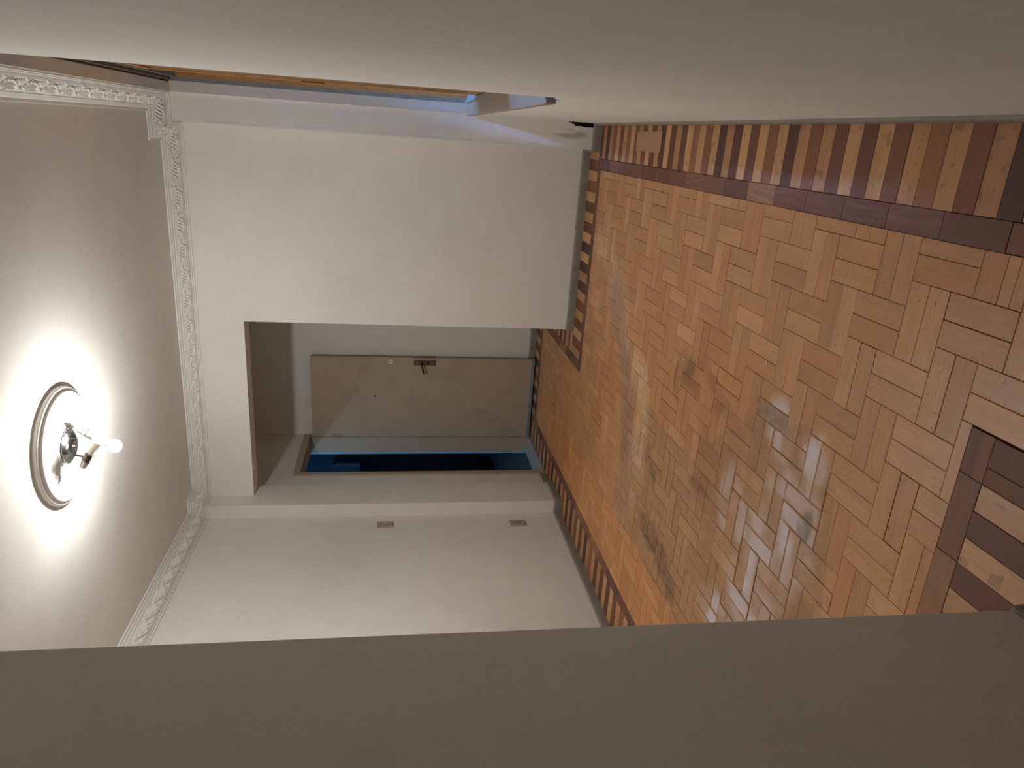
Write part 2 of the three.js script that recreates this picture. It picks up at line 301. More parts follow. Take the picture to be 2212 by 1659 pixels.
function woodMaterial(zone, n) {
  const [X0, X1, Z0, Z1] = zone, col = new Uint8Array(n * n * 4), rough = new Uint8Array(n * n * 4), out = [0, 0, 0, 0];
  for (let k = 3; k < col.length; k += 4) { col[k] = rough[k] = 255; col[k - 3] = 60; col[k - 2] = 40; col[k - 1] = 26; rough[k - 3] = rough[k - 2] = rough[k - 1] = 160; }
  for (const s of strips) {
    const i0 = Math.max(0, Math.floor((s.r[0] - X0) / (X1 - X0) * n)), i1 = Math.min(n - 1, Math.ceil((s.r[1] - X0) / (X1 - X0) * n));
    const j0 = Math.max(0, Math.floor((s.r[2] - Z0) / (Z1 - Z0) * n)), j1 = Math.min(n - 1, Math.ceil((s.r[3] - Z0) / (Z1 - Z0) * n));
    for (let j = j0; j <= j1; j++) for (let i = i0; i <= i1; i++) {
      woodAt(s, X0 + (i + 0.5) / n * (X1 - X0), Z0 + (j + 0.5) / n * (Z1 - Z0), out);
      const k = (j * n + i) * 4; col[k] = clamp(out[0], 0, 255); col[k + 1] = clamp(out[1], 0, 255); col[k + 2] = clamp(out[2], 0, 255);
      rough[k] = rough[k + 1] = rough[k + 2] = clamp(out[3], 0, 255);
    }
  }
  return new THREE.MeshStandardMaterial({ map: finish(new THREE.DataTexture(col, n, n), true), roughness: 1, roughnessMap: finish(new THREE.DataTexture(rough, n, n), false) });
}
const ZONES = [[-2.95, 0, 1.7, 4.05], [-2.95, 0, -1.35, 1.95], [-1.0, 0, 3.95, 6.95]];
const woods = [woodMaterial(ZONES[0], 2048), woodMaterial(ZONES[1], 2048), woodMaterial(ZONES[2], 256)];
function plank(s) {                                                    // a board with eased edges, 18 triangles
  const [x0, x1, z0, z1] = s.r, zone = (z0 + z1) / 2 > 4.0 ? 2 : (z0 + z1) / 2 > 1.83 ? 0 : 1, Z = ZONES[zone];
  const worn = s.kind === 'field' && inside((x0 + x1) / 2, (z0 + z1) / 2, WORN), gap = rr(0.0006, 0.00115) * (rnd() < 0.1 ? 1.7 : 1), e = worn ? 0.003 : 0.0016, dy = worn ? 0.0011 : 0.0005;
  const tilt = worn ? 0.0009 : 0.0004, h = [0, 1, 2, 3].map(() => rr(-tilt, tilt)), lift = rr(-tilt, tilt);
  const P = [], N = [], U = [];
  const xs = [x0 + gap, x1 - gap], zs = [z0 + gap, z1 - gap];
  const c = [[0, 0], [1, 0], [1, 1], [0, 1]];
  const top = c.map(([a, b], i) => [xs[a] + (a ? -e : e), lift + h[i] * 0.6, zs[b] + (b ? -e : e)]);
  const rim = c.map(([a, b], i) => [xs[a], lift + h[i] * 0.6 - dy, zs[b]]), low = c.map(([a, b]) => [xs[a], -0.011, zs[b]]);
  const quad = (a, b, d, f) => {
    const n = new THREE.Vector3().crossVectors(new THREE.Vector3(...b).sub(new THREE.Vector3(...a)), new THREE.Vector3(...d).sub(new THREE.Vector3(...a))).normalize();
    for (const p of [a, b, d, a, d, f]) { P.push(...p); N.push(n.x, n.y, n.z); U.push((p[0] - Z[0]) / (Z[1] - Z[0]), (p[2] - Z[2]) / (Z[3] - Z[2])); }
  };
  quad(top[3], top[2], top[1], top[0]);
  for (let i = 0; i < 4; i++) { const j = (i + 1) % 4; quad(rim[i], top[i], top[j], rim[j]); quad(low[i], rim[i], rim[j], low[j]); }
  const g = new THREE.BufferGeometry();
  g.setAttribute('position', new THREE.Float32BufferAttribute(P, 3)); g.setAttribute('normal', new THREE.Float32BufferAttribute(N, 3)); g.setAttribute('uv', new THREE.Float32BufferAttribute(U, 2));
  return { g, zone };
}
{
  const eye = camera.position;
  for (const s of strips) {
    const x = (s.r[0] + s.r[1]) / 2, z = (s.r[2] + s.r[3]) / 2, d = Math.hypot(x - eye.x, eye.y, z - eye.z);
    const t = (eye.z - PZ) / (eye.z - z), xe = eye.x + (x - eye.x) * t;
    const seen = z < 3.99 && (t > 1 || xe > PX - 0.03);
    s.size = (seen ? 1 : 1e-4) * area(s.r) / d ** 3;
  }
  const names = { field: 'parquet_strip', light_stripe: 'border_stripe', dark_stripe: 'border_stripe', band: 'border_band_plank' };
  for (const kind of new Set(Object.values(names))) {
    const all = strips.filter((s) => names[s.kind] === kind).sort((a, b) => b.size - a.size);
    const rest = [[], [], []];
    all.forEach((s, i) => {
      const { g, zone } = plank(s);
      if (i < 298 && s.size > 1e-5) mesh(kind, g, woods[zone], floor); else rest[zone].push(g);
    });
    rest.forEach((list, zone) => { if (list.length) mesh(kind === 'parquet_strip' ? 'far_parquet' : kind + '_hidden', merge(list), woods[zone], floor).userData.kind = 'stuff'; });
  }
}

// ---------------------------------------------------------------- baseboards: a grey wooden board with a rounded top
function runBase(name, pts, normals, label) {                          // pts along the wall line, normals into the room per run
  const prof = [[0, 0], [0.013, 0], [0.0135, 0.03], [0.0125, 0.046], [0.009, 0.054], [0.004, 0.0575], [0, 0.058]];
  const list = [];
  for (let i = 0; i + 1 < pts.length; i++) {
    const n = normals[i], before = normals[i - 1], after = normals[i + 1];
    const at = (p, d, other) => [p[0] + n[0] * d + (other ? other[0] * d : 0), p[1] + n[1] * d + (other ? other[1] * d : 0)];
    const pos = [], nor = [];
    const quads = (A, B) => { const a = new THREE.Vector3(...A[0]), b = new THREE.Vector3(...A[1]), c = new THREE.Vector3(...B[1]); const v = new THREE.Vector3().crossVectors(b.clone().sub(a), c.clone().sub(a)).normalize(); if (v.x * n[0] + v.z * n[1] + v.y * 0.3 < 0) v.negate(); for (const p of [A[0], A[1], B[1], A[0], B[1], B[0]]) { pos.push(...p); nor.push(v.x, v.y, v.z); } };
    for (let k = 0; k + 1 < prof.length; k++) {
      const q = [prof[k], prof[k + 1]].map(([d, y]) => { const s = at(pts[i], d, before), e = at(pts[i + 1], d, after); return [[s[0], y, s[1]], [e[0], y, e[1]]]; });
      quads(q[0], q[1]);
    }
    for (const [p, o] of [[pts[i], before], [pts[i + 1], after]]) if (!o) {   // closed ends
      for (let k = 1; k + 1 < prof.length; k++) for (const [d, y] of [prof[0], prof[k], prof[k + 1]]) { const s = at(p, d); pos.push(s[0], y, s[1]); const w = p === pts[i] ? -1 : 1, dir = [pts[i + 1][0] - pts[i][0], pts[i + 1][1] - pts[i][1]], l = Math.hypot(...dir); nor.push(w * dir[0] / l, 0, w * dir[1] / l); }
    }
    const g = new THREE.BufferGeometry(); g.setAttribute('position', new THREE.Float32BufferAttribute(pos, 3)); g.setAttribute('normal', new THREE.Float32BufferAttribute(nor, 3));
    list.push(metricUV(faceNormals(g)));
  }
  struct(name, list, M.baseboard, label);
}
runBase('baseboard_right', [[0, 7.0], [0, 0.2445]], [[-1, 0]], 'grey baseboard along the right wall');
runBase('baseboard_back', [[0, 0.231], [-0.165, 0.231], [-0.165, 0], [-1.468, 0]], [[0, 1], [-1, 0], [0, 1]], 'grey baseboard along the back wall');
runBase('baseboard_left', [[-2.824, -0.17], [-2.824, 0.15], [-2.929, 0.15], [-2.929, PZ]], [[1, 0], [0, 1], [1, 0]], 'grey baseboard along the left wall');
runBase('baseboard_recess_left', [[-2.885, -0.44], [-2.885, -0.165]], [[1, 0]], 'short grey baseboard beside the doorway');
runBase('baseboard_recess_back', [[-1.46, -1.315], [-2.885, -1.315]], [[0, 1]], 'grey baseboard behind the open door');
runBase('baseboard_front', [[-2.929, PZ], [PX - 0.03, PZ]], [[0, -1]]);
runBase('baseboard_passage', [[PX - 0.022, PZ], [PX - 0.022, 7.0]], [[1, 0]], 'baseboard of the passage wall');

// ---------------------------------------------------------------- cornice with scrolling leaves
const CORNICE = [[0, -0.107], [0.009, -0.107], [0.0115, -0.103], [0.0105, -0.0985], [0.0075, -0.0975], [0.0075, -0.0955], [0.0135, -0.0955], [0.0175, -0.0925], [0.0175, -0.0885], [0.0145, -0.087], [0.0235, -0.0855], [0.03, -0.083], [0.08, -0.0345], [0.079, -0.0315], [0.0845, -0.0325], [0.0885, -0.0295], [0.0875, -0.0245], [0.0845, -0.0225], [0.0905, -0.0205], [0.0985, -0.0165], [0.1025, -0.0115], [0.1005, -0.0095], [0.1005, -0.0085], [0.115, -0.0085], [0.1155, 0]];
const PATH = [[0, PZ], [0, 0.231], [-0.165, 0.231], [-0.165, 0], [-2.824, 0], [-2.824, 0.15], [-2.929, 0.15], [-2.929, PZ], [PX - 0.01, PZ]];
const INTO = [[-1, 0], [0, 1], [-1, 0], [0, 1], [1, 0], [0, 1], [1, 0], [0, -1]];
const cornice = struct('trim_1', null, null, 'white plaster cornice with a band of scrolling acanthus leaves');
const leafHeight = (() => {                                            // u 0..1 along the repeat, v 0..1 from wall side to ceiling side
  const bumps = [];                                                    // [ax, ay, bx, by, radius a, radius b, height]
  const add = (...a) => bumps.push(a), A = 2.1;                        // repeat is A times as long as the band is wide
  // the running stem: rises, rolls over and ends in a volute
  const stem = []; for (let i = 0; i <= 14; i++) { const t = i / 14; stem.push([0.02 * A + t * 0.62 * A, 0.74 - 0.62 * Math.sin(t * 1.75) + 0.05 * t]); }
  for (let i = 0; i < 14; i++) add(...stem[i], ...stem[i + 1], 0.085 - 0.003 * i, 0.082 - 0.003 * i, 0.9);
  for (let i = 0; i < 12; i++) { const a = i / 12 * 6.6, b = (i + 1) / 12 * 6.6, q = (w) => 0.17 - 0.019 * w, c = [0.72 * A, 0.28]; add(c[0] - Math.cos(a) * q(a), c[1] - Math.sin(a) * q(a), c[0] - Math.cos(b) * q(b), c[1] - Math.sin(b) * q(b), 0.05, 0.045, 0.85); }
  add(0.72 * A, 0.28, 0.72 * A, 0.285, 0.06, 0.06, 1.0);
  for (let i = 0; i < 5; i++) { const x = 0.3 * A + i * 0.115 * A, y = 0.5 - 0.04 * i; add(x - 0.02, y - 0.05, x + 0.13, y + 0.37 - 0.02 * i, 0.035, 0.075, 0.75); }
  for (let i = 0; i < 4; i++) { const x = 0.06 * A + i * 0.09 * A; add(x, 0.34 - 0.05 * i, x - 0.06, 0.1 + 0.02 * i, 0.035, 0.06, 0.6); }
  for (let i = 0; i < 4; i++) { const a = 0.6 + i * Math.PI / 2, c = [0.93 * A, 0.74]; add(c[0], c[1], c[0] + 0.11 * Math.cos(a), c[1] + 0.11 * Math.sin(a), 0.03, 0.06, 0.9); }
  for (let i = 0; i < 3; i++) add(0.86 * A + 0.05 * i, 0.42 - 0.09 * i, 0.98 * A + 0.02 * i, 0.36 - 0.11 * i, 0.04, 0.06, 0.65);
  for (let i = 0; i < 6; i++) { const x = 0.1 * A + i * 0.075 * A; add(x, 0.78, x + 0.09, 0.95, 0.03, 0.055, 0.55); }
  for (let i = 0; i < 4; i++) { const x = 0.5 * A + i * 0.1 * A; add(x, 0.14, x + 0.1, 0.03, 0.03, 0.055, 0.6); }
  for (let i = 0; i < 4; i++) { const a = -0.5 + i * 0.5, c = [0.17 * A, 0.52]; add(c[0], c[1], c[0] + 0.2 * Math.cos(a), c[1] - 0.2 * Math.sin(a), 0.03, 0.05, 0.8); }
  return (u, v) => {
    let h = 0;
    for (const [ax, ay, bx, by, ra, rb, k] of bumps) {
      const x = u * A; const dx = bx - ax, dy = by - ay, l = dx * dx + dy * dy || 1e-9;
      const t = clamp(((x - ax) * dx + (v - ay) * dy) / l), r = ra + (rb - ra) * t, d = Math.hypot(x - ax - t * dx, v - ay - t * dy) / r;
      if (d < 1) h = Math.max(h, k * Math.sqrt(1 - d * d));
    }
    return h * smooth(0, 0.05, v) * smooth(1, 0.95, v) * smooth(0, 0.02, u) * smooth(1, 0.98, u);
  };
})();
{
  const vert = PATH.map((p, i) => [INTO[i - 1], INTO[i]]);
  const list = [];
  for (let i = 0; i + 1 < PATH.length; i++) {
    const pos = [], nor = [], n = INTO[i];
    const at = (p, d, pair) => { const q = [p[0], p[1]]; for (const m of pair) if (m) { q[0] += m[0] * d; q[1] += m[1] * d; } return q; };
    for (let k = 0; k + 1 < CORNICE.length; k++) {
      const [[d0, y0], [d1, y1]] = [CORNICE[k], CORNICE[k + 1]];
      const q = [[at(PATH[i], d0, vert[i]), y0], [at(PATH[i + 1], d0, vert[i + 1]), y0], [at(PATH[i + 1], d1, vert[i + 1]), y1], [at(PATH[i], d1, vert[i]), y1]].map(([p, y]) => [p[0], H + y, p[1]]);
      const nn = new THREE.Vector3(n[0] * (y1 - y0), -(d1 - d0), n[1] * (y1 - y0)).normalize();
      for (const a of [0, 1, 2, 0, 2, 3]) { pos.push(...q[a]); nor.push(nn.x, nn.y, nn.z); }
    }
    const g = new THREE.BufferGeometry(); g.setAttribute('position', new THREE.Float32BufferAttribute(pos, 3)); g.setAttribute('normal', new THREE.Float32BufferAttribute(nor, 3)); list.push(metricUV(faceNormals(g)));
  }
  mesh('moulding', list, M.plaster, cornice);
  // one length of relief, then copies
  const REP = 0.171, F0 = [0.031, -0.082], F1 = [0.079, -0.0354], NU = 72, NV = 28, rise = 0.0105;
  const fl = Math.hypot(F1[0] - F0[0], F1[1] - F0[1]), nd = [(F1[1] - F0[1]) / fl, -(F1[0] - F0[0]) / fl];
  const shape = (len) => {
    const pos = [], idx = [], nu = Math.max(8, Math.round(NU * len / REP));
    for (let j = 0; j <= NV; j++) for (let i = 0; i <= nu; i++) {
      const u = i / nu, v = j / NV, h = leafHeight(u * Math.min(1, len / REP), v) * rise * (len < REP * 0.99 ? smooth(1, 0.96, u) : 1) - 0.0003;
      pos.push((u - 0.5) * len, F0[1] + (F1[1] - F0[1]) * v + nd[1] * h, F0[0] + (F1[0] - F0[0]) * v + nd[0] * h);
    }
    for (let j = 0; j < NV; j++) for (let i = 0; i < nu; i++) { const a = j * (nu + 1) + i, b = a + 1, c = a + nu + 1, d = c + 1; idx.push(a, c, b, b, c, d); }
    const g = new THREE.BufferGeometry(); g.setAttribute('position', new THREE.Float32BufferAttribute(pos, 3)); g.setIndex(idx); g.computeVertexNormals();
    const nr = g.attributes.normal; if (nr.getY(Math.floor(nr.count / 2)) > 0) { g.setIndex(idx.map((_, k) => idx[k - k % 3 + [0, 2, 1][k % 3]])); g.computeVertexNormals(); }
    g.setAttribute('uv', new THREE.Float32BufferAttribute(new Float32Array(pos.length / 3 * 2), 2)); return g;
  };
  const shapes = {};
  for (let i = 0; i + 1 < PATH.length; i++) {
    const a = PATH[i], b = PATH[i + 1], n = INTO[i], len = Math.hypot(b[0] - a[0], b[1] - a[1]), dir = [(b[0] - a[0]) / len, (b[1] - a[1]) / len];
    // inner corners shorten the run, outer corners lengthen it
    const end = (m, s) => m ? s * (m[0] * dir[0] + m[1] * dir[1]) * 0.05 : 0;
    const t0 = end(INTO[i - 1], 1), t1 = len + end(INTO[i + 1], 1), run = t1 - t0; if (run < 0.03) continue;
    const count = Math.max(1, Math.round(run / REP)), step = run / count, key = step.toFixed(4);
    shapes[key] ??= shape(step);
    for (let k = 0; k < count; k++) {
      const t = t0 + (k + 0.5) * step;
      const m = mesh('leaf_ornament', shapes[key], M.plaster, cornice);
      m.position.set(a[0] + dir[0] * t, H, a[1] + dir[1] * t); m.rotation.y = Math.atan2(n[0], n[1]);
    }
  }
}

// ---------------------------------------------------------------- ceiling medallion and the lamp under it
const RC = [-1.525, 1.935];
{
  const t = thing('ceiling_medallion', 'round white plaster ceiling medallion with leaf relief around the lamp', 'ceiling medallion', [RC[0], H, RC[1]]);
  const prof = [[0.263, 0], [0.263, -0.012], [0.258, -0.018], [0.247, -0.021], [0.243, -0.027], [0.238, -0.031], [0.226, -0.0315], [0.222, -0.027], [0.216, -0.0265], [0.212, -0.0305], [0.205, -0.031], [0.2, -0.026], [0.196, -0.0175], [0.19, -0.015], [0.12, -0.0165], [0.1, -0.018], [0.096, -0.023], [0.088, -0.027], [0.04, -0.028], [0, -0.028]];
  mesh('ring_moulding', new THREE.LatheGeometry(prof.map(([r, y]) => new THREE.Vector2(r, y)), 96), M.plaster, t);
  const NA = 30, NR = 30;                                              // one of eight leaves
  const pos = [], idx = [];
  for (let j = 0; j <= NR; j++) for (let i = 0; i <= NA; i++) {
    const a = (i / NA - 0.5) * Math.PI / 4, r = 0.1 + 0.094 * j / NR, s = j / NR, w = Math.abs(i / NA - 0.5) * 2;
    const edge = 0.78 * Math.sin(Math.PI * Math.min(1, 0.12 + s * 0.86)) ** 0.6 * (0.86 + 0.14 * Math.cos(s * 34));
    let h = w < edge ? 0.009 * Math.sqrt(1 - (w / edge) ** 2) * (0.7 + 0.3 * Math.cos(w * 22 + s * 8)) : 0;
    h += 0.006 * Math.max(0, 1 - Math.hypot(w * 0.3 - 0, (s - 0.62) * 1.2) / 0.12) + (w > 0.86 && s > 0.3 ? 0.003 * Math.abs(Math.sin(s * 26)) : 0);
    h *= smooth(0, 0.06, s) * smooth(1, 0.93, s);
    pos.push(Math.cos(a) * r, -0.0158 - h, Math.sin(a) * r);
  }
  for (let j = 0; j < NR; j++) for (let i = 0; i < NA; i++) { const a = j * (NA + 1) + i; idx.push(a, a + NA + 1, a + 1, a + 1, a + NA + 1, a + NA + 2); }
  const g = new THREE.BufferGeometry(); g.setAttribute('position', new THREE.Float32BufferAttribute(pos, 3)); g.setIndex(idx); g.computeVertexNormals();
  if (g.attributes.normal.getY(400) > 0) { g.setIndex(idx.map((_, k) => idx[k - k % 3 + [0, 2, 1][k % 3]])); g.computeVertexNormals(); }
  for (let k = 0; k < 8; k++) { const m = mesh('leaf_relief', g, M.plaster, t); m.rotation.y = k * Math.PI / 4 + 0.2; }
}
{
  const t = thing('ceiling_lamp', 'chrome ceiling lamp with two bare lit bulbs on swivel sockets', 'lamp', [0, 0, 0]);
  const plateY = H - 0.028;
  mesh('base_plate', turned([[0, 0.0], [0.077, 0.0], [0.079, 0.004], [0.077, 0.008], [0.07, 0.009], [0.066, 0.014], [0.05, 0.02], [0.03, 0.023], [0.014, 0.0235], [0.012, 0.03], [0, 0.031]], new THREE.Vector3(RC[0], plateY, RC[1]), new THREE.Vector3(0, -1, 0), 48), M.chrome, t);
  const V = (x, y, z) => new THREE.Vector3(x, y, z);
  const heads = [
    { foot: V(-1.512, 2.722, 1.893), mid: V(-1.475, 2.652, 1.925), ball: V(-1.541, 2.565, 1.904), wire: V(-1.48, 2.725, 1.915) },
    { foot: V(-1.568, 2.722, 1.935), mid: V(-1.566, 2.653, 1.974), ball: V(-1.477, 2.602, 1.955), wire: V(-1.585, 2.722, 1.96) }];
  heads.forEach((h, k) => {
    const dir = h.ball.clone().sub(h.mid).normalize(), on = (d) => h.mid.clone().addScaledVector(dir, d), reach = h.ball.distanceTo(h.mid);
    // flat steel arm from plate to socket
    const arm = new THREE.BoxGeometry(0.011, h.foot.distanceTo(h.mid), 0.003);
    arm.applyQuaternion(new THREE.Quaternion().setFromUnitVectors(V(0, 1, 0), h.mid.clone().sub(h.foot).normalize())); arm.translate(...h.foot.clone().lerp(h.mid, 0.5).toArray());
    mesh('arm', arm, M.aluminium, t);
    const sock = mesh('socket', turned([[0, -0.05], [0.012, -0.05], [0.0145, -0.047], [0.0155, -0.03], [0.017, -0.022], [0.017, -0.015], [0, -0.015]], h.mid, dir, 32), M.aluminium, t);
    const ridges = [[0, -0.016]]; for (let i = 0; i < 8; i++) { const y = -0.016 + i * 0.0045; ridges.push([0.0185, y], [0.0205, y + 0.0015], [0.0205, y + 0.003], [0.0185, y + 0.0042]); } ridges.push([0, 0.021]);
    mesh('threaded_ring', turned(ridges, h.mid, dir, 32), k ? M.thread : M.aluminium, sock);
    const bulb = mesh('bulb', new THREE.SphereGeometry(0.0305, 40, 24).translate(...h.ball.toArray()), M.bulb, t);
    const b0 = 0.018, b1 = reach - 0.008;
    mesh('bulb_base', turned([[0, b0], [0.0145, b0], [0.0155, b0 + 0.005], [0.0195, Math.max(b0 + 0.01, b1 - 0.012)], [0.0296, b1 + 0.002], [0.0296, b1 + 0.004], [0, b1 + 0.004]], h.mid, dir, 32), M.whitePlastic, bulb);
    const rear = on(-0.05);
    mesh('wire', tube([h.wire.toArray(), h.wire.clone().lerp(rear, 0.45).add(V(k ? -0.02 : 0.018, 0.006, 0.012)).toArray(), rear.clone().addScaledVector(dir, -0.012).toArray(), rear.toArray()], 0.0011, 20, 6), M.wire, t);
    const light = new THREE.PointLight(ROOM_LAMP_COLOR, ROOM_LAMP); light.position.copy(h.ball); light.name = 'bulb_light';
    light.castShadow = true; light.shadow.radius = 1.3; light.shadow.mapSize.set(1024, 1024); scene.add(light);
  });
}

// ---------------------------------------------------------------- window in the right wall
{
  const w = struct('window_1', null, null, 'sliding window with wooden sashes in a deep reveal');
  const P = (name, x0, x1, y0, y1, z0, z1, m, parent = w) => mesh(name, block(x0, x1, y0, y1, z0, z1), m, parent);
  // the reveal linings
  const sill = mesh('window_sill', round(0.085, 0.03, WZ1 - 0.12 - WZ0, 0.004).translate(0.028, SILL - 0.015, (WZ0 + WZ1 - 0.12) / 2), M.sill, w);
  P('sill_end', -0.012, 0.0, SILL - 0.03, SILL, WZ1 - 0.12, WZ1 - 0.09, M.sill, sill);
  P('reveal_lining', 0.0, 0.062, SILL, HEAD, WZ0 - 0.004, WZ0 + 0.004, M.jambPaint);
  // grey outer frame with two tracks
  P('bottom_track', 0.060, 0.076, SILL - 0.01, SILL + 0.018, WZ0, WZ1, M.greyFrame); P('bottom_track', 0.076, 0.155, SILL - 0.03, SILL + 0.004, WZ0, WZ1, M.greyFrame); P('bottom_track', 0.113, 0.119, SILL, SILL + 0.014, WZ0, WZ1, M.greyFrame);
  P('top_track', 0.082, 0.16, HEAD - 0.04, HEAD - 0.012, WZ0, WZ1, M.greyFrame); P('shutter_box_cover', 0.066, 0.19, HEAD - 0.012, HEAD, WZ0, WZ1, M.shutterBox);
  for (const [a, b] of [[WZ0, WZ0 + 0.012], [WZ1 - 0.11, WZ1]]) { P('frame_post', 0.060, 0.083, SILL, HEAD - 0.012, a, b, M.greyFrame); P('frame_post', 0.112, 0.12, SILL, HEAD - 0.012, a, b, M.greyFrame); P('wooden_jamb', 0.083, 0.112, SILL + 0.004, HEAD - 0.03, a, b, M.windowWood); P('wooden_jamb', 0.12, 0.15, SILL + 0.004, HEAD - 0.03, a, b, M.windowWood); }
  // sashes: two panelled ones meet in the middle on the inner track, two glazed ones are slid open behind them on the outer track
  const y0 = SILL + 0.006, y1 = HEAD - 0.044;
  function sash(z0, z1, x0, x1, solid) {
    const g = new THREE.Group(); g.name = 'sash'; w.add(g);
    P('stile', x0, x1, y0, y1, z0, z0 + 0.05, M.windowWood, g); P('stile', x0, x1, y0, y1, z1 - 0.05, z1, M.windowWood, g);
    P('rail', x0, x1, y0, y0 + 0.07, z0 + 0.05, z1 - 0.05, M.windowWood, g); P('rail', x0, x1, y1 - 0.05, y1, z0 + 0.05, z1 - 0.05, M.windowWood, g);
    const xm = (x0 + x1) / 2;
    if (solid) P('panel', xm - 0.005, xm + 0.005, y0 + 0.07, y1 - 0.05, z0 + 0.05, z1 - 0.05, M.shutterWood, g);
    else P('pane', xm - 0.002, xm + 0.002, y0 + 0.07, y1 - 0.05, z0 + 0.05, z1 - 0.05, M.glass, g);
    return g;
  }
  sash(0.87, 1.435, 0.124, 0.148, false); sash(1.445, 2.01, 0.124, 0.148, false);
  const s1 = sash(0.85, 1.44, 0.084, 0.11, true); sash(1.44, 2.03, 0.084, 0.11, true);
  mesh('finger_pull', [block(0.0815, 0.084, 1.71, 1.83, 0.862, 0.866), block(0.0815, 0.084, 1.71, 1.83, 0.886, 0.89), block(0.0815, 0.084, 1.71, 1.714, 0.862, 0.89), block(0.0815, 0.084, 1.826, 1.83, 0.862, 0.89)], M.black, s1);
  // the roller shutter outside, let down a little way
  const sh = new THREE.Group(); sh.name = 'roller_shutter'; w.add(sh);
  for (let y = 2.55; y < HEAD - 0.01; y += 0.045) { const g = round(0.012, 0.043, WZ1 - WZ0, 0.004).translate(0.2, y + 0.0215, (WZ0 + WZ1) / 2); mesh('slat', metricUV(g), M.shutterSlat, sh); }
}

// ---------------------------------------------------------------- the open door in the recess
{
  const d = struct('door_1', null, null, 'plain beige flush door standing open, with a dark lever handle');
  const P = (name, x0, x1, y0, y1, z0, z1, m, parent = d) => mesh(name, block(x0, x1, y0, y1, z0, z1), m, parent);
  const frame = mesh('door_frame', [block(-3.045, -2.889, 0, 2.1, -0.498, -0.468), block(-3.045, -2.889, 0, 2.1, -1.288, -1.258), block(-3.045, -2.889, 2.082, 2.112, -1.288, -0.468)], M.frame, d);
  mesh('casing', [round(0.014, 2.14, 0.058, 0.005).translate(-2.879, 1.07, -0.469), round(0.014, 2.14, 0.045, 0.005).translate(-2.879, 1.07, -1.281), round(0.0135, 0.058, 0.83, 0.005).translate(-2.879, 2.112, -0.866)], M.frame, frame);
  mesh('door_stop', [block(-3.0, -2.94, 0.02, 2.082, -0.51, -0.498), block(-3.0, -2.94, 2.07, 2.082, -1.258, -0.498)], M.frame, frame);
  const leafGeo = round(0.785, 2.052, 0.034, 0.003);
  { const p = leafGeo.attributes.position, uv = []; for (let i = 0; i < p.count; i++) uv.push(p.getX(i) / 0.785 + 0.5, p.getY(i) / 2.052 + 0.5); leafGeo.setAttribute('uv', new THREE.Float32BufferAttribute(uv, 2)); }
  const leaf = mesh('leaf', leafGeo, M.door, d); leaf.position.set(-2.4775, 1.036, -1.237);
  const L0 = leaf.position, on = (x, y, z) => [x - L0.x, y - L0.y, z - L0.z];
  const sub = (name, g, m) => { const o = mesh(name, g, m, leaf); return o; };
  sub('handle_plate', round(0.052, 0.2, 0.006, 0.0025).translate(...on(-2.131, 1.042, -1.218)), M.brass);
  sub('plate_screw', [[-0.019, 0.09], [0.019, 0.09], [-0.019, -0.09], [0.019, -0.09]].map(([x, y]) => new THREE.CylinderGeometry(0.0035, 0.0035, 0.003, 12).rotateX(Math.PI / 2).translate(...on(-2.131 + x, 1.042 + y, -1.214))), M.darkBrass);
  sub('lever', [new THREE.CylinderGeometry(0.012, 0.013, 0.05, 20).rotateX(Math.PI / 2).translate(...on(-2.131, 1.073, -1.193)), tube([[-2.131, 1.073, -1.168], [-2.15, 1.069, -1.166], [-2.19, 1.058, -1.166], [-2.226, 1.047, -1.168]].map((p) => on(...p)), 0.0085, 16, 12)], M.darkBrass);
  sub('turn_knob', new THREE.CylinderGeometry(0.0125, 0.014, 0.012, 20).rotateX(Math.PI / 2).translate(...on(-2.131, 1.012, -1.21)), M.darkBrass);
  const cyl = sub('lock_cylinder', new THREE.CylinderGeometry(0.021, 0.022, 0.006, 28).rotateX(Math.PI / 2).translate(...on(-2.125, 1.35, -1.217)), M.whitePlastic);
  cyl.userData.label = 'white round lock cover';
  sub('lock_screw', [-0.012, 0, 0.012].map((y) => new THREE.CylinderGeometry(y ? 0.003 : 0.0045, 0.003, 0.003, 12).rotateX(Math.PI / 2).translate(...on(-2.125, 1.35 + y, -1.2135))), M.darkBrass);
  sub('peephole', new THREE.TorusGeometry(0.005, 0.0028, 8, 18).translate(...on(-2.465, 1.491, -1.2205)), M.black);
  sub('nail_hole', new THREE.CylinderGeometry(0.0022, 0.0022, 0.002, 8).rotateX(Math.PI / 2).translate(...on(-2.467, 1.759, -1.2195)), M.black);
  sub('draught_strip', round(0.775, 0.032, 0.012, 0.003).translate(...on(-2.4775, 0.03, -1.216)), M.kick);
  sub('strip_screw', [0, 1, 2, 3, 4, 5].map((k) => new THREE.CylinderGeometry(0.0022, 0.0022, 0.003, 8).rotateX(Math.PI / 2).translate(...on(-2.13 - k * 0.14, 0.036, -1.2095))), M.black);
  sub('lock_faceplate', round(0.003, 0.2, 0.022, 0.001).translate(...on(-2.0845, 1.04, -1.237)), M.darkBrass);
  for (const y of [0.25, 1.05, 1.85]) mesh('hinge', new THREE.CylinderGeometry(0.006, 0.006, 0.08, 12).translate(-2.871, y, -1.212), M.frame, d);
  mesh('threshold', round(0.21, 0.02, 0.76, 0.004).translate(-2.985, 0.004, -0.878), M.threshold, d);
}
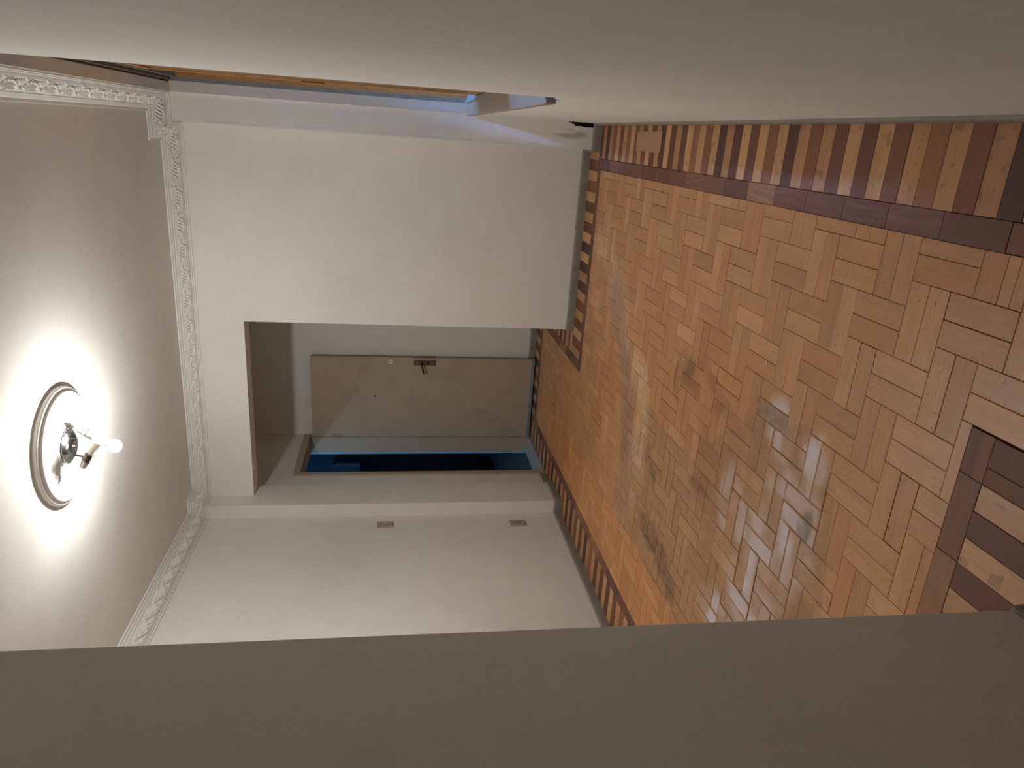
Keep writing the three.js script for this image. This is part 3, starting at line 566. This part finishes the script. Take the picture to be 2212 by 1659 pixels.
// ---------------------------------------------------------------- the hallway seen through the doorway
{
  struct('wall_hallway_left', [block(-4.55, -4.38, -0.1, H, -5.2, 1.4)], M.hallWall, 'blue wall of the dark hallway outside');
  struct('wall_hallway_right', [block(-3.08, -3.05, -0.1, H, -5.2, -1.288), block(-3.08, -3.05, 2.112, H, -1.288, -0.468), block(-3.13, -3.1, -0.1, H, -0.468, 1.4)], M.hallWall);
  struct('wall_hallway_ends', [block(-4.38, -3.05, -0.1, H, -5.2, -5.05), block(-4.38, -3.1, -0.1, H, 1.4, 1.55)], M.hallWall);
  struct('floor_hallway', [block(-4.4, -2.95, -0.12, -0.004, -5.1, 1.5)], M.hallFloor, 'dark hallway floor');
  const d = struct('door_2', null, null, 'dark hallway door with an arched panel, seen through the doorway');
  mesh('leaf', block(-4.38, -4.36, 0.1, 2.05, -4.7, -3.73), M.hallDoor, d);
  mesh('door_frame', [round(0.05, 0.05, 1.1, 0.006).translate(-4.365, 2.075, -4.2), round(0.05, 2.1, 0.045, 0.006).translate(-4.365, 1.05, -3.705)], M.hallTrim, d);
  const arch = []; for (let i = 0; i <= 16; i++) { const a = Math.PI * i / 16; arch.push([-4.358, 1.62 + 0.24 * Math.sin(a), -4.14 + 0.32 * Math.cos(a)]); }
  mesh('arched_moulding', tube([[-4.358, 0.4, -3.82], [-4.358, 1.0, -3.82], ...arch, [-4.358, 1.0, -4.46], [-4.358, 0.4, -4.46]], 0.014, 90, 10), M.hallDoor, d);
  const c = thing('hallway_dark_block', 'dark tall block beside the hallway door, seen through the doorway', 'cabinet', [-4.3, 0, -3.48]);  // plain block that fills the dark strip beside the door
  mesh('body', round(0.14, 1.7, 0.36, 0.006).translate(0, 0.87, 0), M.hallDoor, c); mesh('plinth', block(-0.06, 0.06, 0, 0.03, -0.17, 0.17), M.hallDoor, c);
  const l = thing('hallway_lamp', 'small round ceiling lamp in the hallway beyond the door', 'lamp', [-3.95, H, -0.55]);
  mesh('mount', new THREE.CylinderGeometry(0.06, 0.06, 0.02, 32).translate(0, -0.01, 0), M.whitePlastic, l);
  mesh('bulb', new THREE.SphereGeometry(0.05, 32, 20).translate(0, -0.07, 0), M.hallBulb, l);
  const light = new THREE.PointLight(HALL_LAMP_COLOR, HALL_LAMP); light.position.set(-3.95, H - 0.07, -0.55); light.name = 'hallway_bulb_light'; light.castShadow = true; light.shadow.radius = 2; scene.add(light);
}

// ---------------------------------------------------------------- switch, socket, cardboard, chips
{
  const s = thing('light_switch', 'beige light switch plate on the left wall above the power outlet', 'light switch', [-2.929, 1.38, 0.292]);
  mesh('plate', round(0.012, 0.116, 0.074, 0.004).translate(0.006, 0, 0), M.plate, s);
  mesh('recess_rim', round(0.006, 0.034, 0.018, 0.002).translate(0.011, 0, 0), M.plateDark, s);
  const r = mesh('rocker', round(0.008, 0.028, 0.012, 0.002), M.plateLight, s); r.position.set(0.0135, 0, 0); r.rotation.z = 0.12;
  for (const y of [-0.03, 0.03]) mesh('screw', new THREE.CylinderGeometry(0.0028, 0.0028, 0.002, 10).rotateZ(Math.PI / 2).translate(0.0122, y, 0), M.plateDark, s);
  const o = thing('power_outlet', 'beige power outlet plate with two sockets low on the left wall', 'power outlet', [-2.929, 0.374, 0.313]);
  mesh('plate', round(0.012, 0.116, 0.076, 0.0055, 3).translate(0.006, 0, 0), M.plate, o);
  for (const y of [-0.016, 0.016]) {
    const f = mesh('socket_face', round(0.006, 0.022, 0.026, 0.0025).translate(0.0115, y, 0), M.plateDark, o);
    mesh('socket_insert', round(0.005, 0.016, 0.017, 0.002).translate(0.0135, y, 0), M.plateLight, f);
    mesh('socket_slot', [block(0.0155, 0.0165, y - 0.004, y + 0.004, -0.005, -0.003), block(0.0155, 0.0165, y - 0.004, y + 0.004, 0.003, 0.005)], M.black, f);
  }
  for (const y of [-0.036, 0.036]) mesh('screw', new THREE.CylinderGeometry(0.0028, 0.0028, 0.002, 10).rotateZ(Math.PI / 2).translate(0.0122, y, 0), M.plateDark, o);
}
{
  const sh = new THREE.Shape([[-0.053, -0.194], [0.05, -0.196], [0.052, 0.193], [-0.048, 0.197], [-0.056, 0.13], [-0.05, 0.02]].map((p) => new THREE.Vector2(...p)));
  const g = new THREE.ExtrudeGeometry(sh, { depth: 0.003, bevelEnabled: false, steps: 1 }).rotateX(Math.PI / 2).translate(0, 0.004, 0);
  const c = mesh('cardboard_piece', metricUV(g), M.cardboard, scene); c.position.set(-0.093, 0.0004, 1.187);
  c.userData = { label: 'flat piece of brown cardboard lying on the striped border by the right wall', category: 'cardboard' };
  const chips = [[-1.04, 2.05, 0.008, 'small white plaster chip on the parquet in the middle of the room'], [-0.83, 2.76, 0.006, 'thin white paint flake on the parquet, right of the worn patch'], [-1.01, 2.97, 0.004, 'tiny white crumb beside the dark stained parquet strip']];
  for (const [x, z, r, label] of chips) {
    const q = new THREE.IcosahedronGeometry(r, 1), p = q.attributes.position; for (let i = 0; i < p.count; i++) p.setXYZ(i, p.getX(i) * (0.8 + 0.4 * noise(p.getZ(i) * 400, i)), p.getY(i) * 0.35, p.getZ(i) * 0.6);
    q.computeVertexNormals(); const m = mesh('paint_chip', q, M.chip, scene); m.position.set(x, r * 0.3 + 0.0006, z); m.rotation.y = x * 7; m.userData = { label, category: 'paint chip', group: 'white chips on the floor' };
  }
}
renderer.render(scene, camera);
